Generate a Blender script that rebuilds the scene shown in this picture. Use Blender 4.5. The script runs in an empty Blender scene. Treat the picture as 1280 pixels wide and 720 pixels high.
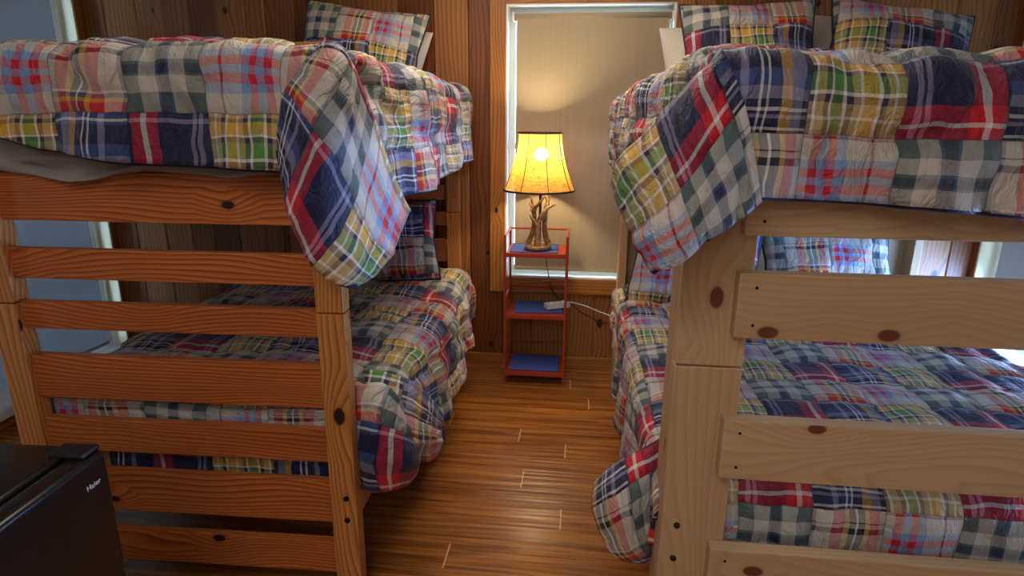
import bpy, bmesh, math, random
import numpy as np
from mathutils import Vector, Matrix

random.seed(7)
C = bpy.data.collections.new('cabin_bedroom')
bpy.context.scene.collection.children.link(C)
scene = bpy.context.scene

# ------------------------------------------------------------------ colours
def lin(r, g, b):
    def f(c):
        c /= 255.0
        return c / 12.92 if c <= 0.04045 else ((c + 0.055) / 1.055) ** 2.4
    return (f(r), f(g), f(b), 1.0)

# ------------------------------------------------------------------ node helper
class N:
    def __init__(s, name):
        s.m = bpy.data.materials.new(name)
        s.m.use_nodes = True
        s.t = s.m.node_tree
        s.t.nodes.clear()
        s.out = s.t.nodes.new('ShaderNodeOutputMaterial')
    def n(s, typ, **kw):
        nd = s.t.nodes.new(typ)
        for k, v in kw.items():
            setattr(nd, k, v)
        return nd
    def l(s, a, b):
        s.t.links.new(a, b)
    def val(s, inp, v):
        if hasattr(v, 'links'):
            s.l(v, inp)
        else:
            inp.default_value = v
    def math(s, op, a, b=None, c=None, clamp=False):
        nd = s.n('ShaderNodeMath', operation=op)
        nd.use_clamp = clamp
        s.val(nd.inputs[0], a)
        if b is not None: s.val(nd.inputs[1], b)
        if c is not None: s.val(nd.inputs[2], c)
        return nd.outputs[0]
    def mix(s, fac, a, b, blend='MIX'):
        nd = s.n('ShaderNodeMix', data_type='RGBA', blend_type=blend)
        s.val(nd.inputs[0], fac)
        s.val(nd.inputs[6], a)
        s.val(nd.inputs[7], b)
        return nd.outputs[2]
    def ramp(s, fac, stops, interp='LINEAR'):
        nd = s.n('ShaderNodeValToRGB')
        cr = nd.color_ramp
        cr.interpolation = interp
        while len(cr.elements) < len(stops):
            cr.elements.new(1.0)
        for e, (p, col) in zip(cr.elements, stops):
            e.position = p
        for e, (p, col) in zip(cr.elements, stops):
            e.position = p
            e.color = col
        s.val(nd.inputs[0], fac)
        return nd.outputs[0]
    def noise(s, vec, scale, detail=2.0, rough=0.5, dist=0.0):
        nd = s.n('ShaderNodeTexNoise')
        s.l(vec, nd.inputs['Vector'])
        nd.inputs['Scale'].default_value = scale
        nd.inputs['Detail'].default_value = detail
        nd.inputs['Roughness'].default_value = rough
        nd.inputs['Distortion'].default_value = dist
        return nd.outputs[0]
    def comb(s, x, y, z=0.0):
        nd = s.n('ShaderNodeCombineXYZ')
        for i, v in enumerate((x, y, z)):
            s.val(nd.inputs[i], v)
        return nd.outputs[0]
    def uv(s):
        nd = s.n('ShaderNodeUVMap')
        sp = s.n('ShaderNodeSeparateXYZ')
        s.l(nd.outputs[0], sp.inputs[0])
        return nd.outputs[0], sp.outputs[0], sp.outputs[1]
    def bump(s, h, strength=0.3, dist=0.01):
        nd = s.n('ShaderNodeBump')
        nd.inputs['Strength'].default_value = strength
        nd.inputs['Distance'].default_value = dist
        s.l(h, nd.inputs['Height'])
        return nd.outputs[0]
    def bsdf(s, color, rough=0.5, normal=None, **kw):
        b = s.n('ShaderNodeBsdfPrincipled')
        s.val(b.inputs['Base Color'], color)
        s.val(b.inputs['Roughness'], rough)
        for k, v in kw.items():
            s.val(b.inputs[k], v)
        if normal is not None:
            s.l(normal, b.inputs['Normal'])
        s.l(b.outputs[0], s.out.inputs[0])
        return b

def plain(name, rgb, rough=0.5, **kw):
    k = N(name)
    k.bsdf(lin(*rgb), rough, **kw)
    return k.m

def wood(name, light, mid, dark, knot, scale=30.0, dist=5.0, rough=0.42, knots=0.5, grain=0.75, tone=0.0, warp=0.10):
    k = N(name)
    uv, u, v = k.uv()
    vec = k.comb(k.math('MULTIPLY', u, 0.22), v, 0.0)
    w = k.n('ShaderNodeTexWave', wave_type='BANDS', bands_direction='Y', wave_profile='SAW')
    kn_vec = k.comb(k.math('MULTIPLY', u, 3.4), k.math('MULTIPLY', v, 5.6), 0.0)
    vor = k.n('ShaderNodeTexVoronoi', feature='F1', voronoi_dimensions='2D')
    k.l(kn_vec, vor.inputs['Vector'])
    vor.inputs['Scale'].default_value = 1.0
    vor.inputs['Randomness'].default_value = 0.9
    sep = k.n('ShaderNodeSeparateColor')
    k.l(vor.outputs['Color'], sep.inputs[0])
    has = k.math('GREATER_THAN', sep.outputs[0], 1.0 - knots)
    size = k.math('MULTIPLY_ADD', sep.outputs[1], 0.05, 0.06)
    d = k.math('DIVIDE', vor.outputs['Distance'], size)
    near = k.math('MULTIPLY', k.math('SUBTRACT', 1.0, k.math('MULTIPLY', d, 0.2), clamp=True), has)
    # grain flows round the knots
    wv = k.noise(k.comb(k.math('MULTIPLY', u, 1.3), k.math('MULTIPLY', v, 5.0), 7.7), 1.0, 1.0)
    v2 = k.math('MULTIPLY_ADD', k.math('SUBTRACT', wv, 0.5), warp, v)
    vec2 = k.comb(k.math('MULTIPLY', u, 0.22), k.math('MULTIPLY_ADD', near, 0.03, v2), 0.0)
    k.l(vec2, w.inputs['Vector'])
    w.inputs['Scale'].default_value = scale
    w.inputs['Distortion'].default_value = dist
    w.inputs['Detail'].default_value = 2.0
    w.inputs['Detail Scale'].default_value = 0.35
    rings = w.outputs['Fac']
    fine = k.noise(k.comb(k.math('MULTIPLY', u, 3.0), k.math('MULTIPLY', v, 160.0), 0.0), 1.0, 2.0)
    big = k.noise(k.comb(k.math('MULTIPLY', u, 0.8), k.math('MULTIPLY', v, 5.0), 3.3), 1.0, 2.0)
    col = k.ramp(rings, [(0.0, light), (0.55, mid), (0.86, dark), (1.0, mid)])
    base = k.mix(grain, mid, col)
    base = k.mix(k.math('MULTIPLY', big, 0.55), base, dark, 'MULTIPLY') if False else k.mix(k.math('MULTIPLY', k.math('SUBTRACT', big, 0.35, clamp=True), 0.9), base, dark)
    base = k.mix(k.math('MULTIPLY', k.math('SUBTRACT', fine, 0.45, clamp=True), 0.8), base, dark)
    halo = k.math('MULTIPLY', k.math('SUBTRACT', 1.5, d, clamp=True), has)
    core = k.math('MULTIPLY', k.math('MULTIPLY', k.math('SUBTRACT', 1.0, d, clamp=True), 4.0, clamp=True), has)
    base = k.mix(k.math('MULTIPLY', halo, 0.55), base, dark)
    base = k.mix(core, base, knot)
    if tone:
        at = k.n('ShaderNodeAttribute', attribute_name='tone')
        base = k.mix(at.outputs['Fac'], base, k.mix(1.0, base, lin(168, 138, 122), 'MULTIPLY'))
    k.bsdf(base, rough, k.bump(rings, 0.12, 0.004), **{'Specular IOR Level': 0.4})
    return k.m

# ------------------------------------------------------------------ plaid patchwork
def plaid(name):
    k = N(name)
    uv, u, v = k.uv()
    # slightly wavy weave
    wob = k.noise(uv, 2.2, 1.0)
    wob2 = k.noise(k.comb(v, u, 4.0), 2.2, 1.0)
    u = k.math('MULTIPLY_ADD', k.math('SUBTRACT', wob, 0.5), 0.10, u)
    v = k.math('MULTIPLY_ADD', k.math('SUBTRACT', wob2, 0.5), 0.10, v)
    i = k.math('FLOOR', u); j = k.math('FLOOR', v)
    x = k.math('FRACT', u); y = k.math('FRACT', v)
    odd = k.math('FLOORED_MODULO', j, 2.0)
    shift = k.math('MAXIMUM', k.math('FLOOR', k.math('DIVIDE', j, 2.0)), 0.0)
    t3 = k.math('FLOORED_MODULO', k.math('ADD', i, shift), 3.0)
    cream = lin(196, 188, 176); red = lin(196, 24, 40); sky = lin(116, 152, 196); navy = lin(24, 28, 66)
    gold = lin(214, 164, 52); green = lin(84, 140, 58); plum = lin(52, 38, 66); lav = lin(150, 144, 172)
    sage = lin(80, 98, 96); white = lin(232, 228, 224); mid = lin(58, 88, 146); tan = lin(186, 160, 110)
    blk = lin(30, 30, 44); crim = lin(150, 20, 42); slate = lin(96, 102, 122)
    A = ([(0, cream), (.22, crim), (.255, cream), (.5, sky), (.61, red), (.70, sky), (.80, red), (.90, cream)],
         [(0, cream), (.23, sky), (.335, red), (.44, sky), (.53, red), (.635, sky), (.73, cream), (.955, crim), (.985, cream)])
    B = ([(0, sage), (.2, cream), (.41, mid), (.44, navy), (.56, mid), (.59, cream), (.8, sage)],
         [(0, sage), (.22, cream), (.43, sage), (.46, navy), (.56, sage), (.6, cream), (.78, sage)])
    Cc = ([(0, navy), (.03, red), (.16, white), (.23, red), (.36, navy), (.76, lav), (.81, navy), (.84, lav), (.9, navy)],
          [(0, red), (.13, white), (.18, red), (.36, navy), (.88, lav), (.93, navy)])
    D = ([(0, tan), (.09, white), (.12, tan), (.18, plum), (.24, white), (.28, gold), (.42, white), (.45, tan), (.52, plum),
          (.58, white), (.61, green), (.74, white), (.77, plum), (.83, tan), (.92, white), (.95, plum)],
         [(0, tan), (.18, white), (.22, tan), (.36, plum), (.44, white), (.48, green), (.66, plum), (.72, white), (.75, gold), (.9, plum), (.95, tan)])
    Ee = ([(0, plum), (.07, lav), (.2, gold), (.32, navy), (.45, white), (.48, navy), (.53, white), (.56, navy), (.67, lav), (.74, navy)],
          [(0, navy), (.03, white), (.06, navy), (.16, lav), (.2, navy), (.24, white), (.28, navy), (.36, lav), (.48, mid), (.62, navy), (.86, mid), (.9, white), (.93, mid)])
    F = ([(0, cream), (.08, red), (.23, gold), (.29, blk), (.38, white), (.41, blk), (.5, gold), (.57, red), (.74, cream), (.95, slate)],
         [(0, red), (.12, gold), (.17, slate), (.23, white), (.26, cream), (.66, blk), (.74, cream), (.8, blk), (.815, cream)])
    rows = [[D, Ee, Cc], [A, F, B]]
    cols = []
    for row in rows:
        c = None
        for n_, (rx, ry) in enumerate(row):
            a = k.ramp(x, rx, 'CONSTANT'); b = k.ramp(y, ry, 'CONSTANT')
            m_ = k.mix(0.5, a, b)
            if c is None: c = m_
            else:
                c = k.mix(k.math('COMPARE', t3, float(n_), 0.3), c, m_)
        cols.append(c)
    col = k.mix(odd, cols[0], cols[1])
    # seams between the patches
    ex = k.math('ABSOLUTE', k.math('SUBTRACT', x, 0.5)); ey = k.math('ABSOLUTE', k.math('SUBTRACT', y, 0.5))
    e = k.math('MAXIMUM', ex, ey)
    seam = k.math('GREATER_THAN', e, 0.492)
    col = k.mix(k.math('MULTIPLY', seam, 0.45), col, blk)
    weave = k.n('ShaderNodeTexNoise'); k.l(uv, weave.inputs['Vector']); weave.inputs['Scale'].default_value = 60.0
    col = k.mix(k.math('MULTIPLY', weave.outputs[0], 0.25), col, lin(150, 150, 150), 'MULTIPLY')
    wr = k.noise(k.comb(k.math('MULTIPLY', u, 1.6), k.math('MULTIPLY', v, 0.8), 0.0), 3.0, 4.0, 0.6, 1.4)
    pil = k.math('POWER', k.math('MULTIPLY', e, 2.0), 10.0)
    h = k.math('SUBTRACT', wr, k.math('MULTIPLY', pil, 0.35))
    k.bsdf(col, 0.6, k.bump(h, 0.75, 0.022), **{'Sheen Weight': 0.1, 'Specular IOR Level': 0.35})
    return k.m

M = {}
M['left_wood'] = wood('orange_pine', lin(206, 128, 64), lin(184, 98, 46), lin(112, 52, 26), lin(40, 22, 18), scale=24, dist=6, knots=0.2, rough=0.38, warp=0.16)
M['left_post_wood'] = wood('golden_pine', lin(212, 150, 80), lin(194, 126, 62), lin(132, 74, 34), lin(48, 28, 20), scale=22, dist=6, knots=0.15, rough=0.38, warp=0.2)
M['right_wood'] = wood('pale_pine', lin(204, 172, 128), lin(190, 156, 114), lin(156, 118, 80), lin(104, 52, 36), scale=18, dist=5, knots=0.62, rough=0.45, grain=0.32, warp=0.25)
M['wall_wood'] = wood('knotty_cedar', lin(186, 130, 70), lin(164, 108, 56), lin(112, 66, 34), lin(46, 28, 18), scale=12, dist=6, knots=0.30, rough=0.42, grain=0.7, tone=1)
M['trim_wood'] = wood('trim_pine', lin(186, 128, 60), lin(166, 108, 48), lin(116, 68, 28), lin(48, 28, 18), scale=16, dist=5, knots=0.2, rough=0.4)
M['plaid'] = plaid('madras_patchwork')
M['navy'] = plain('navy_piping', (24, 28, 60), 0.7)
M['white_cloth'] = plain('white_cotton', (200, 192, 182), 0.8)
M['grey_cloth'] = plain('grey_sheet', (146, 136, 130), 0.85)
M['mattress'] = plain('mattress_ticking', (196, 194, 190), 0.85)
M['shelf'] = plain('red_orange_enamel', (158, 50, 24), 0.35)
M['white_vinyl'] = plain('white_vinyl', (226, 228, 230), 0.4)
M['jamb'] = plain('cream_jamb', (226, 222, 190), 0.5)
M['black_metal'] = plain('black_metal', (22, 22, 24), 0.35, **{'Metallic': 0.6})
M['black_plastic'] = plain('black_plastic', (14, 14, 15), 0.4)
M['white_plastic'] = plain('grey_white_plastic', (190, 190, 184), 0.45)
M['paint'] = plain('cream_plaster', (206, 196, 178), 0.8)
M['brass'] = plain('dark_bronze', (58, 44, 30), 0.4, **{'Metallic': 0.7})
M['silver'] = plain('silver_print', (205, 208, 214), 0.35)

def mat_fridge():
    k = N('gloss_black')
    tc = k.n('ShaderNodeTexCoord')
    nz = k.noise(tc.outputs['Object'], 90.0, 2.0)
    k.bsdf(lin(26, 22, 20), 0.2, k.bump(nz, 0.04, 0.002), **{'Specular IOR Level': 0.5})
    return k.m
M['fridge'] = mat_fridge()

def mat_floor():
    k = N('hand_scraped_laminate')
    tc = k.n('ShaderNodeTexCoord')
    sp = k.n('ShaderNodeSeparateXYZ'); k.l(tc.outputs['Object'], sp.inputs[0])
    x, y = sp.outputs[0], sp.outputs[1]
    W = 0.1275
    yy = k.math('DIVIDE', k.math('ADD', y, 0.05), W)
    row = k.math('FLOOR', yy); fy = k.math('FRACT', yy)
    wn = k.n('ShaderNodeTexWhiteNoise', noise_dimensions='1D'); k.l(row, wn.inputs['W'])
    xx = k.math('ADD', k.math('DIVIDE', x, 1.2), k.math('MULTIPLY', wn.outputs[0], 7.0))
    fx = k.math('FRACT', xx); col_i = k.math('FLOOR', xx)
    wn2 = k.n('ShaderNodeTexWhiteNoise', noise_dimensions='2D'); k.l(k.comb(row, col_i), wn2.inputs['Vector'])
    rnd = wn2.outputs[0]
    vec = k.comb(k.math('MULTIPLY_ADD', rnd, 9.0, k.math('MULTIPLY', x, 1.8)), k.math('MULTIPLY', y, 40.0), rnd)
    g1 = k.noise(vec, 1.0, 4.0, 0.6, 0.6)
    vec3 = k.comb(k.math('MULTIPLY_ADD', rnd, 5.0, k.math('MULTIPLY', x, 3.0)), k.math('MULTIPLY', y, 130.0), rnd)
    g2 = k.noise(vec3, 1.0, 2.0)
    col = k.ramp(g1, [(0.25, lin(76, 40, 14)), (0.45, lin(142, 84, 34)), (0.6, lin(172, 110, 46)), (0.8, lin(196, 134, 62))])
    col = k.mix(k.math('MULTIPLY', k.math('SUBTRACT', g2, 0.45, clamp=True), 1.5), col, lin(66, 30, 12))
    col = k.mix(k.math('MULTIPLY', rnd, 0.35), col, lin(110, 58, 24))
    sy = k.math('GREATER_THAN', k.math('ABSOLUTE', k.math('SUBTRACT', fy, 0.5)), 0.489)
    sx = k.math('GREATER_THAN', k.math('ABSOLUTE', k.math('SUBTRACT', fx, 0.5)), 0.4978)
    col = k.mix(k.math('MULTIPLY', sy, 0.6), col, lin(60, 32, 16))
    col = k.mix(k.math('MULTIPLY', sx, 0.7), col, lin(208, 176, 130))
    # hand scraped ripples running along the planks
    rv = k.comb(k.math('MULTIPLY', x, 1.2), k.math('MULTIPLY', y, 38.0), rnd)
    rip = k.noise(rv, 1.0, 1.0, 0.4)
    h = k.math('SUBTRACT', k.math('ADD', rip, k.math('MULTIPLY', g2, 0.15)), k.math('MULTIPLY', sy, 0.4))
    k.bsdf(col, 0.26, k.bump(h, 0.6, 0.006), **{'Specular IOR Level': 0.85})
    return k.m
M['floor'] = mat_floor()

def mat_mat():
    k = N('blue_denim')
    uv, u, v = k.uv()
    nz = k.noise(uv, 220.0, 2.0)
    big = k.noise(uv, 14.0, 2.0)
    col = k.mix(nz, lin(40, 62, 130), lin(74, 98, 168))
    k.bsdf(col, 0.9, k.bump(big, 0.3, 0.01))
    return k.m
M['denim'] = mat_mat()

def mat_shade_cloth(T_, nm, ca=(168, 162, 152), cb=(180, 174, 164)):
    k = N(nm)
    tc = k.n('ShaderNodeTexCoord')
    sp = k.n('ShaderNodeSeparateXYZ'); k.l(tc.outputs['Object'], sp.inputs[0])
    nz = k.noise(k.comb(k.math('MULTIPLY', sp.outputs[0], 60.0), k.math('MULTIPLY', sp.outputs[1], 60.0), k.math('MULTIPLY', sp.outputs[2], 2.0)), 1.0, 2.0)
    col = k.mix(nz, lin(*ca), lin(*cb))
    d = k.n('ShaderNodeBsdfDiffuse'); k.l(col, d.inputs[0])
    t = k.n('ShaderNodeBsdfTranslucent'); k.l(col, t.inputs[0])
    mx = k.n('ShaderNodeMixShader'); mx.inputs[0].default_value = T_
    k.l(d.outputs[0], mx.inputs[1]); k.l(t.outputs[0], mx.inputs[2])
    k.l(mx.outputs[0], k.out.inputs[0])
    return k.m
M['shade_cloth'] = mat_shade_cloth(0.05, 'tan_shade_cloth', (164, 148, 122), (176, 160, 134))
M['grey_shade_cloth'] = mat_shade_cloth(0.28, 'grey_shade_cloth', (158, 162, 168), (170, 174, 180))

def mat_lampshade():
    k = N('amber_mica_shade')
    uv, u, v = k.uv()
    crk = k.noise(k.comb(k.math('MULTIPLY', u, 26.0), k.math('MULTIPLY', v, 60.0), 0.0), 1.0, 5.0, 0.75, 1.5)
    blot = k.noise(k.comb(k.math('MULTIPLY', u, 8.0), k.math('MULTIPLY', v, 14.0), 2.0), 1.0, 3.0)
    col = k.ramp(crk, [(0.34, lin(110, 62, 18)), (0.48, lin(222, 164, 70)), (0.64, lin(246, 206, 112))])
    col = k.mix(k.math('MULTIPLY', blot, 0.4), col, lin(214, 140, 44))
    d = k.n('ShaderNodeBsdfDiffuse'); k.l(col, d.inputs[0])
    t = k.n('ShaderNodeBsdfTranslucent'); k.l(col, t.inputs[0])
    mx = k.n('ShaderNodeMixShader'); mx.inputs[0].default_value = 0.6
    k.l(d.outputs[0], mx.inputs[1]); k.l(t.outputs[0], mx.inputs[2])
    rf = k.n('ShaderNodeBsdfRefraction'); rf.inputs['Roughness'].default_value = 0.8; rf.inputs['IOR'].default_value = 1.04
    k.l(k.mix(0.5, col, (1, 0.9, 0.66, 1)), rf.inputs[0])
    m2 = k.n('ShaderNodeMixShader'); m2.inputs[0].default_value = 0.3
    k.l(mx.outputs[0], m2.inputs[1]); k.l(rf.outputs[0], m2.inputs[2])
    k.l(m2.outputs[0], k.out.inputs[0])
    return k.m
M['lampshade'] = mat_lampshade()

def mat_antler():
    k = N('antler_horn')
    tc = k.n('ShaderNodeTexCoord')
    nz = k.noise(tc.outputs['Object'], 60.0, 4.0, 0.6)
    big = k.noise(tc.outputs['Object'], 14.0, 2.0)
    col = k.ramp(nz, [(0.3, lin(84, 58, 34)), (0.5, lin(150, 112, 66)), (0.7, lin(196, 158, 98))])
    col = k.mix(k.math('MULTIPLY', big, 0.5), col, lin(120, 84, 48))
    k.bsdf(col, 0.5, k.bump(nz, 0.5, 0.004))
    return k.m
M['antler'] = mat_antler()

def mat_emit(name, rgb, strength):
    k = N(name)
    e = k.n('ShaderNodeEmission'); e.inputs[0].default_value = rgb; e.inputs[1].default_value = strength
    k.l(e.outputs[0], k.out.inputs[0])
    return k.m
M['bulb'] = mat_emit('bulb_glow', (1.0, 0.72, 0.40, 1), 60.0)

def mat_glass():
    k = N('window_glass')
    g = k.n('ShaderNodeBsdfGlossy'); g.inputs['Roughness'].default_value = 0.0
    t = k.n('ShaderNodeBsdfTransparent'); t.inputs[0].default_value = (0.95, 0.97, 0.96, 1)
    f = k.n('ShaderNodeFresnel'); f.inputs[0].default_value = 1.45
    mx = k.n('ShaderNodeMixShader')
    k.l(f.outputs[0], mx.inputs[0]); k.l(t.outputs[0], mx.inputs[1]); k.l(g.outputs[0], mx.inputs[2])
    k.l(mx.outputs[0], k.out.inputs[0])
    return k.m
M['glass'] = mat_glass()

# ------------------------------------------------------------------ objects
def link(name, me, mat=None, parent=None, **props):
    o = bpy.data.objects.new(name, me)
    C.objects.link(o)
    if mat is not None: me.materials.append(M[mat])
    if parent is not None: o.parent = parent
    for kk, vv in props.items(): o[kk] = vv
    return o

def thing(name, label, cat, loc=(0, 0, 0), rz=0.0, group=None):
    o = bpy.data.objects.new(name, None); C.objects.link(o)
    o.empty_display_size = 0.1
    o.location = loc; o.rotation_euler = (0, 0, rz)
    o['label'] = label; o['category'] = cat
    if group: o['group'] = group
    return o

def tag(o, label, cat, group=None):
    o['label'] = label; o['category'] = cat
    if group: o['group'] = group
    return o

def bm_box(bm, lo, hi, bevel=0.0, matrix=None, axis=None, seed=None, tone=None, seg=2):
    """a box with wood-grain UVs along its longest axis, bevelled, added to bm"""
    uvl = bm.loops.layers.uv.verify()
    tl = bm.loops.layers.float_color.get('tone') or bm.loops.layers.float_color.new('tone')
    lo = Vector(lo); hi = Vector(hi)
    old = set(bm.faces)
    r = bmesh.ops.create_cube(bm, size=1.0)
    vs = r['verts']
    d = hi - lo; c = (hi + lo) / 2
    for v in vs: v.co = Vector((v.co.x * d.x, v.co.y * d.y, v.co.z * d.z)) + c
    if bevel > 0:
        es = list({e for v in vs for e in v.link_edges})
        bmesh.ops.bevel(bm, geom=es, offset=bevel, segments=seg, profile=0.6, affect='EDGES', clamp_overlap=True)
    faces = [f for f in bm.faces if f not in old]
    if axis is None: axis = max(range(3), key=lambda i: d[i])
    o1, o2 = [i for i in range(3) if i != axis]
    rs = random.Random(seed) if seed is not None else random
    ou, ov = rs.uniform(0, 40), rs.uniform(0, 40)
    tn = rs.random() if tone is None else tone
    for f in faces:
        f.normal_update()
        n = f.normal
        a = max(range(3), key=lambda i: abs(n[i]))
        for lp in f.loops:
            p = lp.vert.co
            if a == o1: uvv = (p[axis] + ou, p[o2] + ov)
            elif a == o2: uvv = (p[axis] + ou, p[o1] + ov + 0.37)
            else: uvv = (p[o1] * 0.2 + ou, p[o2] + ov)
            lp[uvl].uv = uvv
            lp[tl] = (tn, tn, tn, 1)
    if matrix is not None:
        bmesh.ops.transform(bm, matrix=matrix, verts=list({v for f in faces for v in f.verts}))
    return faces

def finish(bm, name, mat, parent=None, smooth=False, **props):
    me = bpy.data.meshes.new(name)
    bm.to_mesh(me); bm.free()
    if smooth: me.polygons.foreach_set('use_smooth', [True] * len(me.polygons))
    return link(name, me, mat, parent, **props)

def board(name, lo, hi, mat, parent=None, bevel=0.004, axis=None, seed=None, matrix=None, tone=None, **props):
    bm = bmesh.new()
    bm_box(bm, lo, hi, bevel, axis=axis, seed=seed, matrix=matrix, tone=tone)
    return finish(bm, name, mat, parent, **props)

def tube_mesh(bm, pts, radii, seg=12, caps=True, smooth_pts=0):
    """tube through pts with a radius per point"""
    uvl = bm.loops.layers.uv.verify()
    P = [Vector(p) for p in pts]
    if not hasattr(radii, '__len__'): radii = [radii] * len(P)
    radii = list(radii)
    for _ in range(smooth_pts):
        Q = []; R = []
        n = len(P)
        for i in range(n - 1):
            p0 = P[max(i - 1, 0)]; p1 = P[i]; p2 = P[i + 1]; p3 = P[min(i + 2, n - 1)]
            Q += [p1, (-p0 + 9 * p1 + 9 * p2 - p3) / 16]
            R += [radii[i], (radii[i] + radii[i + 1]) / 2]
        Q.append(P[-1]); R.append(radii[-1]); P, radii = Q, R
    rings = []
    prev = None
    L = 0
    for i, p in enumerate(P):
        a = P[max(i - 1, 0)]; b = P[min(i + 1, len(P) - 1)]
        t = (b - a).normalized()
        if prev is None:
            x = t.orthogonal().normalized()
        else:
            x = (prev - t * prev.dot(t)).normalized()
        prev = x
        y = t.cross(x)
        if i: L += (p - P[i - 1]).length
        rings.append(([bm.verts.new(p + (x * math.cos(2 * math.pi * k / seg) + y * math.sin(2 * math.pi * k / seg)) * radii[i]) for k in range(seg)], L))
    for (r0, l0), (r1, l1) in zip(rings, rings[1:]):
        for k in range(seg):
            f = bm.faces.new((r0[k], r0[(k + 1) % seg], r1[(k + 1) % seg], r1[k]))
            f.smooth = True
            for lp, uvv in zip(f.loops, ((l0, k / seg), (l0, (k + 1) / seg), (l1, (k + 1) / seg), (l1, k / seg))):
                lp[uvl].uv = uvv
    if caps:
        bm.faces.new(list(reversed(rings[0][0]))); bm.faces.new(rings[-1][0])

def tube(name, pts, radii, mat, parent=None, seg=12, smooth_pts=0, **props):
    bm = bmesh.new()
    tube_mesh(bm, pts, radii, seg, True, smooth_pts)
    return finish(bm, name, mat, parent, **props)

def lathe(name, prof, mat, parent=None, seg=48, loc=(0, 0, 0), closed=True, **props):
    bm = bmesh.new(); uvl = bm.loops.layers.uv.verify()
    rings = []
    for (r, z) in prof:
        rings.append([bm.verts.new((loc[0] + r * math.cos(2 * math.pi * k / seg), loc[1] + r * math.sin(2 * math.pi * k / seg), loc[2] + z)) for k in range(seg)])
    for i in range(len(rings) - 1):
        a, b = rings[i], rings[i + 1]
        for k in range(seg):
            f = bm.faces.new((a[k], a[(k + 1) % seg], b[(k + 1) % seg], b[k])); f.smooth = True
            u0, u1 = k / seg, (k + 1) / seg
            for lp, uvv in zip(f.loops, ((u0, prof[i][1]), (u1, prof[i][1]), (u1, prof[i + 1][1]), (u0, prof[i + 1][1]))):
                lp[uvl].uv = uvv
    if closed:
        bm.faces.new(list(reversed(rings[0]))); bm.faces.new(rings[-1])
    return finish(bm, name, mat, parent, **props)

# ------------------------------------------------------------------ cloth
_rng = np.random.RandomState(11)
_tab = _rng.rand(256, 256)
def vnoise(x, y, seed=0):
    x = np.asarray(x, float) + 17.3 * seed; y = np.asarray(y, float) + 9.1 * seed
    xi = np.floor(x).astype(int); yi = np.floor(y).astype(int)
    fx = x - xi; fy = y - yi
    fx = fx * fx * (3 - 2 * fx); fy = fy * fy * (3 - 2 * fy)
    g = lambda a, b: _tab[a % 256, b % 256]
    return (g(xi, yi) * (1 - fx) + g(xi + 1, yi) * fx) * (1 - fy) + (g(xi, yi + 1) * (1 - fx) + g(xi + 1, yi + 1) * fx) * fy - 0.5

def crease(S, T, line, w):
    """a soft groove along a polyline in fabric space"""
    d = np.full(S.shape, 9.0)
    for (a, b), (c, e) in zip(line, line[1:]):
        vx, vy = c - a, e - b
        t = np.clip(((S - a) * vx + (T - b) * vy) / (vx * vx + vy * vy), 0, 1)
        d = np.minimum(d, np.hypot(S - a - t * vx, T - b - t * vy))
    return np.exp(-(d / w) ** 2)

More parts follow.
